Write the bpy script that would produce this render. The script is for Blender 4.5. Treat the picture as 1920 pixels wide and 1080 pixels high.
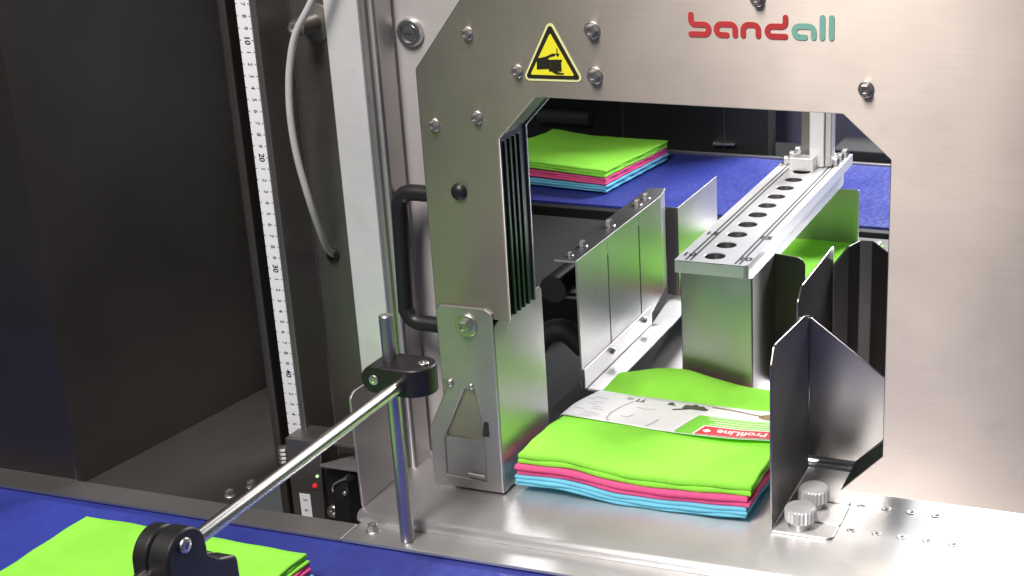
import bpy, bmesh, math, random
from mathutils import Matrix, Vector
random.seed(7)
for o in list(bpy.data.objects): bpy.data.objects.remove(o)
S = bpy.context.scene
COL = S.collection
R = math.radians

# ------------------------------------------------------------------ camera
yaw, pit, rol = 0.315, 0.359, -0.013
cy, sy, cp, sp = math.cos(yaw), math.sin(yaw), math.cos(pit), math.sin(pit)
fw = Vector((-sy*cp, cy*cp, -sp)); rt = Vector((cy, sy, 0)); up = rt.cross(fw)
r2 = math.cos(rol)*rt + math.sin(rol)*up
u2 = -math.sin(rol)*rt + math.cos(rol)*up
cam = bpy.data.cameras.new('camera'); co = bpy.data.objects.new('camera', cam); COL.objects.link(co)
m = Matrix((r2, u2, -fw)).transposed().to_4x4(); m.translation = (0.5420, -1.0484, 0.5963)
co.matrix_world = m
cam.sensor_width = 36; cam.lens = 2764.4/1920*36
cam.shift_x = -(1344.95-960)/1920; cam.shift_y = (603.84-540)/1920
cam.clip_start = 0.02; cam.clip_end = 60
S.camera = co
S.render.resolution_x = 1024; S.render.resolution_y = 576

# ------------------------------------------------------------------ world + lamps (indoor hall lighting)
W = bpy.data.worlds.new('World'); S.world = W; W.use_nodes = True
bg = W.node_tree.nodes['Background']; bg.inputs[0].default_value = (0.95, 0.97, 1.0, 1); bg.inputs[1].default_value = 0.085

def lamp(name, loc, target, size, power, color=(1, 1, 1), size_y=None, spread=180):
    l = bpy.data.lights.new(name, 'AREA'); l.energy = power; l.color = color
    l.shape = 'RECTANGLE'; l.size = size; l.size_y = size_y or size; l.spread = R(spread)
    o = bpy.data.objects.new(name, l); COL.objects.link(o); o.location = loc
    o.rotation_euler = (Vector(target)-Vector(loc)).to_track_quat('-Z', 'Y').to_euler()
    return o
lamp('rear_hall_lamp', (0.66, 2.45, 1.45), (0.15, 0.1, 0.0), 1.0, 138, (0.97, 0.98, 1.0), 0.6)
lamp('ceiling_lamp', (-0.08, -1.15, 1.90), (0.15, 0.0, 0.15), 0.45, 60, (1.0, 0.95, 0.90), 0.9)
S.view_settings.view_transform = 'Standard'; S.view_settings.look = 'None'
S.view_settings.exposure = 0.0; S.view_settings.gamma = 1.0; S.view_settings.use_curve_mapping = False

# ------------------------------------------------------------------ materials
def newmat(name):
    M = bpy.data.materials.new(name); M.use_nodes = True
    return M, M.node_tree.nodes, M.node_tree.links, M.node_tree.nodes['Principled BSDF']

def metal(name, base, rough=0.35, metallic=0.9, stretch=(1, 1, 1), bump=0.02, var=0.08, scale=60, aniso=0.0):
    M, N, L, P = newmat(name)
    P.inputs['Metallic'].default_value = metallic
    P.inputs['Anisotropic'].default_value = aniso
    if aniso:
        tg = N.new('ShaderNodeTangent'); tg.direction_type = 'UV_MAP'; tg.uv_map = 'grain'
        L.new(tg.outputs[0], P.inputs['Tangent'])
    tc = N.new('ShaderNodeTexCoord'); mp = N.new('ShaderNodeMapping'); mp.inputs['Scale'].default_value = stretch
    L.new(tc.outputs['Object'], mp.inputs['Vector'])
    n1 = N.new('ShaderNodeTexNoise'); n1.inputs['Scale'].default_value = scale; n1.inputs['Detail'].default_value = 4
    L.new(mp.outputs[0], n1.inputs['Vector'])
    n2 = N.new('ShaderNodeTexNoise'); n2.inputs['Scale'].default_value = 9; n2.inputs['Detail'].default_value = 3
    L.new(tc.outputs['Object'], n2.inputs['Vector'])
    mix = N.new('ShaderNodeMath'); mix.operation = 'ADD'
    hs = N.new('ShaderNodeMath'); hs.operation = 'MULTIPLY_ADD'; hs.inputs[1].default_value = 0.10; hs.inputs[2].default_value = 0.45
    L.new(n1.outputs[0], hs.inputs[0]); L.new(hs.outputs[0], mix.inputs[0]); L.new(n2.outputs[0], mix.inputs[1])
    mr = N.new('ShaderNodeMapRange'); mr.inputs[1].default_value = 0.6; mr.inputs[2].default_value = 1.4
    mr.inputs[3].default_value = max(0.03, rough-var); mr.inputs[4].default_value = rough+var
    L.new(mix.outputs[0], mr.inputs[0]); L.new(mr.outputs[0], P.inputs['Roughness'])
    cr = N.new('ShaderNodeMix'); cr.data_type = 'RGBA'
    cr.inputs[6].default_value = (*[c*0.88 for c in base], 1); cr.inputs[7].default_value = (*[min(1, c*1.08) for c in base], 1)
    L.new(n2.outputs[0], cr.inputs[0]); L.new(cr.outputs[2], P.inputs['Base Color'])
    n3 = N.new('ShaderNodeTexNoise'); n3.inputs['Scale'].default_value = 28; n3.inputs['Detail'].default_value = 7; n3.inputs['Distortion'].default_value = 0.6
    L.new(tc.outputs['Object'], n3.inputs['Vector'])
    sm = N.new('ShaderNodeMapRange'); sm.inputs[1].default_value = 0.55; sm.inputs[2].default_value = 0.75; sm.inputs[3].default_value = 1.0; sm.inputs[4].default_value = 0.93
    L.new(n3.outputs[0], sm.inputs[0])
    gr = N.new('ShaderNodeMapRange'); gr.inputs[1].default_value = 0.3; gr.inputs[2].default_value = 0.7; gr.inputs[3].default_value = 0.97; gr.inputs[4].default_value = 1.02
    L.new(n1.outputs[0], gr.inputs[0])
    gm = N.new('ShaderNodeMath'); gm.operation = 'MULTIPLY'; L.new(sm.outputs[0], gm.inputs[0]); L.new(gr.outputs[0], gm.inputs[1])
    vm = N.new('ShaderNodeVectorMath'); vm.operation = 'SCALE'; L.new(cr.outputs[2], vm.inputs[0]); L.new(gm.outputs[0], vm.inputs['Scale'])
    L.new(vm.outputs[0], P.inputs['Base Color'])
    if bump:
        b = N.new('ShaderNodeBump'); b.inputs['Strength'].default_value = bump; b.inputs['Distance'].default_value = 0.001
        L.new(n1.outputs[0], b.inputs['Height']); L.new(b.outputs[0], P.inputs['Normal'])
    return M

def plain(name, base, rough=0.5, metallic=0.0, spec=0.5, noise=0.0, nscale=200, bump=0.0, emit=None):
    M, N, L, P = newmat(name)
    P.inputs['Base Color'].default_value = (*base, 1); P.inputs['Roughness'].default_value = rough
    P.inputs['Metallic'].default_value = metallic; P.inputs['Specular IOR Level'].default_value = spec
    tc = N.new('ShaderNodeTexCoord'); n = N.new('ShaderNodeTexNoise')
    n.inputs['Scale'].default_value = nscale; n.inputs['Detail'].default_value = 5
    L.new(tc.outputs['Object'], n.inputs['Vector'])
    if noise:
        cr = N.new('ShaderNodeMix'); cr.data_type = 'RGBA'
        cr.inputs[6].default_value = (*[c*(1-noise) for c in base], 1); cr.inputs[7].default_value = (*[min(1, c*(1+noise)) for c in base], 1)
        L.new(n.outputs[0], cr.inputs[0]); L.new(cr.outputs[2], P.inputs['Base Color'])
    if bump:
        b = N.new('ShaderNodeBump'); b.inputs['Strength'].default_value = bump; b.inputs['Distance'].default_value = 0.0008
        L.new(n.outputs[0], b.inputs['Height']); L.new(b.outputs[0], P.inputs['Normal'])
    if emit:
        P.inputs['Emission Color'].default_value = (*emit[:3], 1); P.inputs['Emission Strength'].default_value = emit[3]
    return M

def belt_mat(name, base):
    M, N, L, P = newmat(name)
    P.inputs['Roughness'].default_value = 0.38
    tc = N.new('ShaderNodeTexCoord')
    v = N.new('ShaderNodeTexVoronoi'); v.inputs['Scale'].default_value = 110; L.new(tc.outputs['Object'], v.inputs['Vector'])
    n = N.new('ShaderNodeTexNoise'); n.inputs['Scale'].default_value = 25; n.inputs['Detail'].default_value = 5; L.new(tc.outputs['Object'], n.inputs['Vector'])
    cr = N.new('ShaderNodeMix'); cr.data_type = 'RGBA'
    cr.inputs[6].default_value = (*[c*0.75 for c in base], 1); cr.inputs[7].default_value = (*[c*1.25 for c in base], 1)
    L.new(n.outputs[0], cr.inputs[0]); L.new(cr.outputs[2], P.inputs['Base Color'])
    w1 = N.new('ShaderNodeTexNoise'); w1.inputs['Scale'].default_value = 4; w1.inputs['Detail'].default_value = 6; L.new(tc.outputs['Object'], w1.inputs['Vector'])
    rr = N.new('ShaderNodeMapRange'); rr.inputs[1].default_value = 0.3; rr.inputs[2].default_value = 0.7; rr.inputs[3].default_value = 0.30; rr.inputs[4].default_value = 0.52
    L.new(w1.outputs[0], rr.inputs[0]); L.new(rr.outputs[0], P.inputs['Roughness'])
    b = N.new('ShaderNodeBump'); b.inputs['Strength'].default_value = 0.55; b.inputs['Distance'].default_value = 0.0012
    L.new(v.outputs['Distance'], b.inputs['Height']); L.new(b.outputs[0], P.inputs['Normal'])
    return M

def cloth_mat(name, base):
    M, N, L, P = newmat(name)
    P.inputs['Roughness'].default_value = 0.95; P.inputs['Specular IOR Level'].default_value = 0.1
    P.inputs['Sheen Weight'].default_value = 0.25; P.inputs['Sheen Roughness'].default_value = 0.5
    P.inputs['Sheen Tint'].default_value = (*base, 1)
    tc = N.new('ShaderNodeTexCoord')
    n = N.new('ShaderNodeTexNoise'); n.inputs['Scale'].default_value = 900; n.inputs['Detail'].default_value = 6; L.new(tc.outputs['Object'], n.inputs['Vector'])
    n2 = N.new('ShaderNodeTexNoise'); n2.inputs['Scale'].default_value = 40; n2.inputs['Detail'].default_value = 4; L.new(tc.outputs['Object'], n2.inputs['Vector'])
    cr = N.new('ShaderNodeMix'); cr.data_type = 'RGBA'
    cr.inputs[6].default_value = (*[c*0.86 for c in base], 1); cr.inputs[7].default_value = (*[min(1, c*1.1) for c in base], 1)
    L.new(n2.outputs[0], cr.inputs[0]); L.new(cr.outputs[2], P.inputs['Base Color'])
    b = N.new('ShaderNodeBump'); b.inputs['Strength'].default_value = 0.5; b.inputs['Distance'].default_value = 0.0006
    L.new(n.outputs[0], b.inputs['Height'])
    b2 = N.new('ShaderNodeBump'); b2.inputs['Strength'].default_value = 0.5; b2.inputs['Distance'].default_value = 0.002
    L.new(n2.outputs[0], b2.inputs['Height']); L.new(b.outputs[0], b2.inputs['Normal']); L.new(b2.outputs[0], P.inputs['Normal'])
    return M

M = {}
M['plate'] = metal('brushed_plate_steel', (0.56, 0.495, 0.445), 0.42, 1.0, (1, 22, 22), 0.003, 0.035, 20, 0.86)
M['table'] = metal('table_steel', (0.80, 0.79, 0.79), 0.39, 0.97, (1, 22, 22), 0.0, 0.015, 20, 0.80)
M['sheet'] = metal('guide_sheet_steel', (0.47, 0.457, 0.455), 0.34, 0.97, (20, 1, 20), 0.0, 0.02, 20, 0.4)
M['bracket'] = metal('bracket_steel', (0.52, 0.50, 0.50), 0.42, 0.95, (1, 22, 22), 0.002, 0.02, 20, 0.6)
M['gdark'] = metal('shaded_guide_steel', (0.30, 0.29, 0.285), 0.28, 0.97, (20, 1, 20), 0.0, 0.02, 20, 0.4)  # guide steel darkened in colour for the dark interior it mirrors
M['rodgrey'] = metal('ground_rod_steel', (0.50, 0.49, 0.49), 0.34, 0.95, (1, 1, 1), 0.0, 0.03)
M['bore'] = metal('bore_shade_metal', (0.42, 0.41, 0.42), 0.35, 0.9, (1, 1, 1), 0.0, 0.05)  # bar metal darkened in colour for the shade inside the holes
M['edge'] = metal('bright_cut_edge', (0.80, 0.79, 0.78), 0.25, 0.95, (1, 1, 1), 0.0, 0.04)
M['alu'] = metal('anodised_aluminium', (0.86, 0.85, 0.86), 0.40, 0.45, (1, 1, 8), 0.01, 0.05)
M['panelgrey'] = metal('cover_panel_steel', (0.56, 0.53, 0.53), 0.45, 0.35, (1, 1, 8), 0.0, 0.04)
M['alub'] = metal('bar_aluminium', (0.92, 0.92, 0.93), 0.38, 0.2, (1, 8, 1), 0.01, 0.05)
M['dark_steel'] = metal('dark_cabinet_steel', (0.075, 0.066, 0.063), 0.42, 0.8, (1, 1, 10), 0.004, 0.06)
M['bay_floor'] = metal('brown_bay_steel', (0.13, 0.112, 0.102), 0.45, 0.85, (1, 8, 1), 0.02, 0.06)
M['chan'] = metal('channel_steel', (0.27, 0.25, 0.235), 0.40, 0.9, (1, 1, 10), 0.02, 0.07)
M['chrome'] = metal('polished_rod_steel', (0.62, 0.61, 0.61), 0.27, 1.0, (1, 1, 1), 0.0, 0.04)
M['bolt'] = metal('bolt_steel', (0.66, 0.64, 0.62), 0.36, 1.0, (1, 1, 1), 0.0, 0.05)
M['black'] = plain('black_plastic', (0.012, 0.011, 0.012), 0.42, noise=0.3, nscale=150, bump=0.05)
M['blackmatte'] = plain('black_parts_gap_shade', (0.010, 0.010, 0.011), 0.55, noise=0.4, nscale=30)  # matte black for black parts, also used for shade in the gaps
M['greyblack'] = plain('dark_grey_plastic', (0.05, 0.047, 0.046), 0.5, noise=0.2)
M['rearpanel'] = plain('blue_grey_rear_panel', (0.10, 0.10, 0.17), 0.35, noise=0.15, nscale=12)
M['ruler'] = plain('white_rule_tape', (0.80, 0.79, 0.84), 0.45, noise=0.05, nscale=80)
M['ink'] = plain('black_ink', (0.02, 0.02, 0.025), 0.6)
M['greyink'] = plain('grey_engraving', (0.12, 0.12, 0.13), 0.6)
M['cable'] = plain('light_grey_cable', (0.50, 0.48, 0.47), 0.45, noise=0.1)
M['yellow'] = plain('warning_yellow', (0.86, 0.80, 0.03), 0.45, noise=0.03)
M['paleyellow'] = plain('pale_yellow_rim', (0.80, 0.80, 0.38), 0.45)
M['signblack'] = plain('sign_black', (0.018, 0.018, 0.012), 0.45)
M['logored'] = plain('logo_red', (0.52, 0.045, 0.05), 0.45)
M['logogreen'] = plain('logo_teal', (0.22, 0.48, 0.40), 0.45)
M['belt'] = belt_mat('blue_conveyor_belt', (0.034, 0.047, 0.285))
M['green'] = cloth_mat('lime_green_microfibre', (0.33, 0.86, 0.085))
M['pink'] = cloth_mat('pink_microfibre', (0.90, 0.13, 0.33))
M['cyan'] = cloth_mat('sky_blue_microfibre', (0.20, 0.62, 0.82))
M['paper'] = plain('white_band_paper', (0.86, 0.85, 0.87), 0.5, noise=0.03, nscale=60)
M['pgreen'] = plain('print_green', (0.20, 0.62, 0.05), 0.5)
M['ppale'] = plain('print_pale_green', (0.62, 0.82, 0.42), 0.5)
M['pred'] = plain('print_red', (0.60, 0.035, 0.05), 0.5)
M['pwhite'] = plain('print_white', (0.88, 0.82, 0.80), 0.5)
M['pdark'] = plain('print_dark', (0.085, 0.09, 0.075), 0.5, noise=0.6, nscale=400)
M['pbrown'] = plain('print_brown', (0.28, 0.20, 0.07), 0.5, noise=0.4, nscale=400)
M['pgrey'] = plain('print_grey', (0.42, 0.42, 0.45), 0.5)
M['liner'] = plain('black_green_liner', (0.008, 0.012, 0.009), 0.3)
M['ribgreen'] = plain('dark_green_rib', (0.012, 0.045, 0.016), 0.35)
M['ledred'] = plain('red_led', (0.6, 0.02, 0.02), 0.4, emit=(1, 0.05, 0.05, 0.3))
M['ledgreen'] = plain('green_led', (0.3, 0.6, 0.3), 0.4, emit=(0.7, 1, 0.6, 1.0))

# ------------------------------------------------------------------ helpers
def link(name, bm, mat, parent=None, smooth=False, bevel=0, seg=2):
    bmesh.ops.recalc_face_normals(bm, faces=bm.faces)
    me = bpy.data.meshes.new(name); bm.to_mesh(me); bm.free()
    me.materials.append(M[mat] if isinstance(mat, str) else mat)
    uv = me.uv_layers.new(name='grain')          # u runs across the brushing grain
    for p in me.polygons:
        n = p.normal; flat = abs(n.z) > 0.6; sideways = abs(n.x) > 0.6
        for li in p.loop_indices:
            c = me.vertices[me.loops[li].vertex_index].co
            uv.data[li].uv = (c.y, c.x) if flat else (c.z, c.y) if sideways else (c.z, c.x)
    if smooth:
        for p in me.polygons: p.use_smooth = True
    o = bpy.data.objects.new(name, me); COL.objects.link(o)
    attach(o, parent)
    if bevel:
        b = o.modifiers.new('bevel', 'BEVEL'); b.width = bevel; b.segments = seg; b.limit_method = 'ANGLE'; b.angle_limit = R(35)
        b.harden_normals = False
    if smooth:
        try: me.set_sharp_from_angle(angle=R(40))
        except Exception: pass
    return o

def attach(o, parent):
    if parent is not None:
        o.parent = parent
        o.matrix_parent_inverse = total(parent).inverted()

def total(o):
    mt = o.matrix_basis.copy()
    if o.parent is not None: mt = total(o.parent) @ o.matrix_parent_inverse @ mt
    return mt

def tag(o, label, cat, group=None, kind=None):
    o['label'] = label
    if cat: o['category'] = cat
    if group: o['group'] = group
    if kind: o['kind'] = kind
    return o

def thing(name, loc, label, cat, group=None):
    o = bpy.data.objects.new(name, None); o.empty_display_size = 0.02; COL.objects.link(o); o.location = loc
    return tag(o, label, cat, group)

def V3(axis, u, v, w):
    # axis = extrusion axis; (u,v) the remaining two coordinates in xyz order
    return (w, u, v) if axis == 'x' else (u, w, v) if axis == 'y' else (u, v, w)

def prism(bm, poly, axis, a, b):
    va = [bm.verts.new(V3(axis, u, v, a)) for u, v in poly]
    vb = [bm.verts.new(V3(axis, u, v, b)) for u, v in poly]
    n = len(poly)
    f1 = bm.faces.new(va); f2 = bm.faces.new(list(reversed(vb)))
    for i in range(n): bm.faces.new((va[i], vb[i], vb[(i+1) % n], va[(i+1) % n]))
    return bm

def P(poly, axis, a, b): return prism(bmesh.new(), poly, axis, a, b)

def box(bm, x0, x1, y0, y1, z0, z1): return prism(bm, [(x0, y0), (x1, y0), (x1, y1), (x0, y1)], 'z', z0, z1)
def B(*a): return box(bmesh.new(), *a)

def round_poly(pts, rad, seg=5):
    out = []; n = len(pts)
    for i in range(n):
        r = rad[i] if isinstance(rad, (list, tuple)) else rad
        p = Vector(pts[i]); a = Vector(pts[i-1]); c = Vector(pts[(i+1) % n])
        if r <= 0: out.append(tuple(p)); continue
        d1 = (a-p).normalized(); d2 = (c-p).normalized()
        ang = d1.angle(d2); t = min(r/math.tan(ang/2), (a-p).length*0.48, (c-p).length*0.48); rr = t*math.tan(ang/2)
        cen = p + (d1+d2).normalized()*(rr/math.sin(ang/2))
        s = p+d1*t-cen; e = p+d2*t-cen
        a0 = math.atan2(s.y, s.x); a1 = math.atan2(e.y, e.x); da = (a1-a0+math.pi) % (2*math.pi)-math.pi
        for k in range(seg+1):
            q = a0+da*k/seg; out.append((cen.x+rr*math.cos(q), cen.y+rr*math.sin(q)))
    return out

def lathe(bm, prof, origin, axis, seg=24):
    # prof: list of (radius, height along axis); axis a unit vector
    ax = Vector(axis).normalized(); t = ax.orthogonal().normalized(); b = ax.cross(t); o = Vector(origin)
    rings = []
    for r, h in prof:
        if r < 1e-7: rings.append([bm.verts.new(o+ax*h)])
        else: rings.append([bm.verts.new(o+ax*h+(t*math.cos(2*math.pi*k/seg)+b*math.sin(2*math.pi*k/seg))*r) for k in range(seg)])
    for i in range(len(rings)-1):
        A, Bq = rings[i], rings[i+1]
        for k in range(seg):
            k2 = (k+1) % seg
            if len(A) == 1 and len(Bq) == 1: continue
            if len(A) == 1: bm.faces.new((A[0], Bq[k], Bq[k2]))
            elif len(Bq) == 1: bm.faces.new((A[k], Bq[0], A[k2]))
            else: bm.faces.new((A[k], Bq[k], Bq[k2], A[k2]))
    return bm

def rod(bm, p0, p1, r, seg=24, ch=0.0008):
    p0 = Vector(p0); p1 = Vector(p1); l = (p1-p0).length
    return lathe(bm, [(0, 0), (r-ch, 0), (r, ch), (r, l-ch), (r-ch, l), (0, l)], p0, (p1-p0), seg)

def tube(bm, pts, r, seg=12, res=8):
    # smooth tube through points (Catmull-Rom)
    P_ = [Vector(p) for p in pts]; Q = []
    for i in range(len(P_)-1):
        a = P_[max(i-1, 0)]; b = P_[i]; c = P_[i+1]; d = P_[min(i+2, len(P_)-1)]
        for k in range(res):
            t = k/res
            Q.append(0.5*((2*b)+(c-a)*t+(2*a-5*b+4*c-d)*t*t+(3*b-a-3*c+d)*t**3))
    Q.append(P_[-1]); rings = []; n = None
    for i, q in enumerate(Q):
        tn = (Q[min(i+1, len(Q)-1)]-Q[max(i-1, 0)]).normalized()
        n = tn.orthogonal().normalized() if n is None else (n-tn*n.dot(tn)).normalized()
        b = tn.cross(n)
        rings.append([bm.verts.new(q+(n*math.cos(2*math.pi*k/seg)+b*math.sin(2*math.pi*k/seg))*r) for k in range(seg)])
    for i in range(len(rings)-1):
        for k in range(seg): bm.faces.new((rings[i][k], rings[i+1][k], rings[i+1][(k+1) % seg], rings[i][(k+1) % seg]))
    bm.faces.new(rings[0]); bm.faces.new(list(reversed(rings[-1])))
    return bm

def hexbolt_mesh(bm, o, axis, r=0.0052, h=0.004, washer=True):
    o = Vector(o); ax = Vector(axis).normalized()
    z = 0
    if washer:
        lathe(bm, [(0, 0), (r*1.28, 0), (r*1.34, r*.08), (r*1.34, r*.2), (r*1.25, r*.28), (0, r*.28)], o, ax, 28); z = r*.28
    t = ax.orthogonal().normalized(); b = ax.cross(t)
    def ring(rr, hh, n=6, ph=.3): return [bm.verts.new(o+ax*hh+(t*math.cos(ph+2*math.pi*k/n)+b*math.sin(ph+2*math.pi*k/n))*rr) for k in range(n)]
    A = ring(r, z+1e-5); Bq = ring(r, z+h*.82); C = ring(r*.86, z+h); D = ring(r*.5, z+h); E_ = ring(r*.45, z+h*.78)
    for X, Y in ((A, Bq), (Bq, C), (C, D), (D, E_)):
        for k in range(6): bm.faces.new((X[k], Y[k], Y[(k+1) % 6], X[(k+1) % 6]))
    bm.faces.new(E_); bm.faces.new(list(reversed(A)))
    return bm

def bolt(parent, o, axis=(0, -1, 0), r=0.0052, h=0.0042, washer=True, name='bolt', mat='bolt'):
    return link(name, hexbolt_mesh(bmesh.new(), o, axis, r, h, washer), mat, parent)

def capscrew(parent, o, axis, r=0.004, h=0.003, name='screw', mat='bolt'):
    bm = bmesh.new()
    lathe(bm, [(0, 0), (r, 0), (r, h*.6), (r*.92, h*.85), (r*.75, h), (r*.42, h), (r*.38, h*.45), (0, h*.4)], o, axis, 20)
    return link(name, bm, mat, parent, smooth=True)

def text_mesh(txt, size, bold=0.0):
    c = bpy.data.curves.new('t', 'FONT'); c.body = txt; c.size = size; c.align_x = 'CENTER'; c.align_y = 'CENTER'; c.offset = bold
    c.resolution_u = 3
    o = bpy.data.objects.new('t', c); COL.objects.link(o)
    dg = bpy.context.evaluated_depsgraph_get(); me = bpy.data.meshes.new_from_object(o.evaluated_get(dg))
    vs = [v.co.copy() for v in me.vertices]; fs = [tuple(p.vertices) for p in me.polygons]
    bpy.data.objects.remove(o); bpy.data.meshes.remove(me)
    return vs, fs

def add_text(bm, txt, size, fn, bold=0.0):
    vs, fs = text_mesh(txt, size, bold)
    V = [bm.verts.new(fn(v.x, v.y)) for v in vs]
    for f in fs:
        try: bm.faces.new([V[i] for i in f])
        except ValueError: pass

def arc(cx, cz, r, a0, a1, n=10): return [(cx+r*math.cos(R(a0+(a1-a0)*k/n)), cz+r*math.sin(R(a0+(a1-a0)*k/n))) for k in range(n+1)]

def ribbon_poly(path, w):
    # outline of a stroke with round caps
    n = len(path); Lft = []; Rgt = []
    pts = [Vector(p) for p in path]
    nr = []
    for i in range(n):
        t = (pts[min(i+1, n-1)]-pts[max(i-1, 0)]).normalized(); nr.append(Vector((-t.y, t.x)))
    Lft = [pts[i]+nr[i]*w for i in range(n)]; Rgt = [pts[i]-nr[i]*w for i in range(n)]
    def cap(c, nv, s):
        a0 = math.atan2(nv.y, nv.x)
        return [(c.x+w*math.cos(a0+s*math.pi*k/6), c.y+w*math.sin(a0+s*math.pi*k/6)) for k in range(1, 6)]
    poly = [tuple(p) for p in Lft]+cap(pts[-1], nr[-1], -1)+[tuple(p) for p in reversed(Rgt)]+cap(pts[0], -nr[0], -1)
    return poly, Lft, Rgt, cap(pts[-1], nr[-1], -1), cap(pts[0], -nr[0], -1)

def ribbon(bm, path, w, y0, y1, xf=lambda u, v: (u, v)):
    # flat stroke in the XZ plane, between y0 (back) and y1 (front)
    _, Lf, Rg, c1, c0 = ribbon_poly(path, w)
    def mk(y):
        L_ = [bm.verts.new((xf(*p)[0], y, xf(*p)[1])) for p in Lf]; R_ = [bm.verts.new((xf(*p)[0], y, xf(*p)[1])) for p in Rg]
        C1 = [bm.verts.new((xf(*p)[0], y, xf(*p)[1])) for p in c1]; C0 = [bm.verts.new((xf(*p)[0], y, xf(*p)[1])) for p in c0]
        for i in range(len(L_)-1): bm.faces.new((L_[i], L_[i+1], R_[i+1], R_[i]))
        bm.faces.new([L_[-1]]+C1+[R_[-1]]); bm.faces.new([R_[0]]+C0+[L_[0]])
        return L_+C1+list(reversed(R_))+C0
    A = mk(y0); Bq = mk(y1)
    for i in range(len(A)): bm.faces.new((A[i], Bq[i], Bq[(i+1) % len(A)], A[(i+1) % len(A)]))

# ================================================================== TABLE AND LEDGE
T = thing('infeed_table', (0.12, 0.03, -0.012), 'shiny stainless steel table plate under the banded cloth bundle, rounded front edge', 'machine table')
prof = [(-0.062, 0.0)] + [(-0.062+0.0058*math.cos(R(a)), -0.0058+0.0058*math.sin(R(a))) for a in range(105, 260, 15)] + [(-0.060, -0.0114), (-0.060, -0.0085), (0.128, -0.0085), (0.131, -0.003), (0.128, 0.0)]
link('table_plate', P(prof, 'x', -0.1068, 0.62), 'table', T, smooth=True, bevel=0)
link('rear_roller', rod(bmesh.new(), (0.05, 0.141, -0.001), (0.60, 0.141, -0.001), 0.006), 'chrome', T, smooth=True)
link('rear_crossbar', B(0.05, 0.60, 0.150, 0.158, -0.03, -0.004), 'bracket', T, bevel=0.001)
for x, y in ((0.3082, 0.0224), (0.3296, 0.0224), (0.3505, 0.0224), (0.3719, 0.0224), (0.3933, 0.0224), (0.3072, 0.0675), (0.3288, 0.0675), (0.350, 0.0675), (0.3714, 0.0675)):
    bm = bmesh.new(); lathe(bm, [(0.0012, 0.0001), (0.0024, 0.0002), (0.0031, 0.0005), (0.0036, 0.0004), (0.0040, 0.0)], (x, y, 0.0002), (0, 0, 1), 20)
    h = link('rivet', bm, 'table', T, smooth=True)
    link('rivet_hole', lathe(bmesh.new(), [(0, 0.0002), (0.0013, 0.0002)], (x, y, 0.0002), (0, 0, 1), 14), 'ink', h)
LG = thing('conveyor_ledge', (0.1, -0.082, -0.014), 'flat steel ledge strip between blue front belt and table edge', 'steel ledge')
link('ledge_plate', B(-0.1052, 0.75, -0.0968, -0.0610, -0.0128, -0.0100), 'table', LG, bevel=0.0006)
link('ledge_plate', P([(-1.3, -0.0968), (-0.1058, -0.0968), (-0.1058, -0.0690), (-1.3, -0.0690)], 'z', -0.0130, -0.0102), 'bracket', LG, bevel=0.0006)
bolt(LG, (-0.0864, -0.0772, -0.010), (0, 0, 1), 0.0046, 0.0055, name='ledge_bolt')

# ================================================================== FRONT BELT
FB = thing('front_conveyor', (0, -0.5, -0.03), 'blue conveyor belt in the foreground carrying unbanded cloths', 'conveyor belt')
link('belt', B(-1.3, 1.3, -0.44, -0.0900, -0.0180, -0.0142), 'belt', FB)
link('belt_bed', B(-1.3, 1.3, -0.44, -0.0905, -0.05, -0.0182), 'dark_steel', FB)

link('belt_rail', B(-1.3, 1.3, -0.475, -0.4402, -0.05, -0.0100), 'bracket', FB, bevel=0.001)
# ================================================================== ARCH (front plate housing)
ARCH = thing('banding_arch', (0.14, 0.03, 0.0), 'brushed steel arch housing of banding machine with red and teal logo', 'banding machine')
def arch_poly(d=0.0, zt=0.60, xr=0.62):
    return [(-0.0515+d, 0.003), (-0.0015-d, 0.003), (-0.0015-d, 0.1640+d), (0.0172-d, 0.1640+d), (0.0178-d, 0.3199+d*.4), (0.0520-d*.4, 0.3562+d), (0.2997+d*.4, 0.3566+d), (0.3366+d, 0.3243+d*.4), (0.3370+d, 0.0823-d*.4), (0.3031+d*.4+.0, 0.0475+d*.5), (xr, 0.0475+d), (xr, zt), (0.125, zt), (-0.0520+d, 0.3735)]
link('front_plate', P(arch_poly(), 'y', 0.0, 0.003), 'plate', ARCH, bevel=0.0007)
link('housing_core', P(arch_poly(0.0022), 'y', 0.0032, 0.0525), 'liner', ARCH)
link('rear_plate', P(arch_poly(0.0004), 'y', 0.0527, 0.0555), 'sheet', ARCH, bevel=0.0006)
for k, y in enumerate((0.012, 0.021, 0.030, 0.039)):
    link('liner_rib', P([(y, 0.166), (y+0.0035, 0.166), (y+0.0035, 0.316), (y, 0.316)], 'x', 0.0153, 0.0172), 'ribgreen', ARCH, bevel=0.0004)
for x, z, r in ((-0.0031, 0.4040, .0047), (0.0381, 0.3761, .0047), (0.1031, 0.4106, .0060), (0.1037, 0.3759, .0060), (0.2347, 0.4389, .0055), (0.3170, 0.3761, .0055), (-0.0388, 0.3287, .0047), (0.0, 0.3371, .0047)):
    bolt(ARCH, (x, 0, z), (0, -1, 0), r*.82, r*.95)
link('hole_plug', lathe(bmesh.new(), [(0.0072, 0), (0.0070, 0.0012), (0.006, 0.0032), (0.003, 0.0046), (0, 0.005)], (-0.0208, 0, 0.2739), (0, -1, 0), 24), 'black', ARCH, smooth=True)
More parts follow.
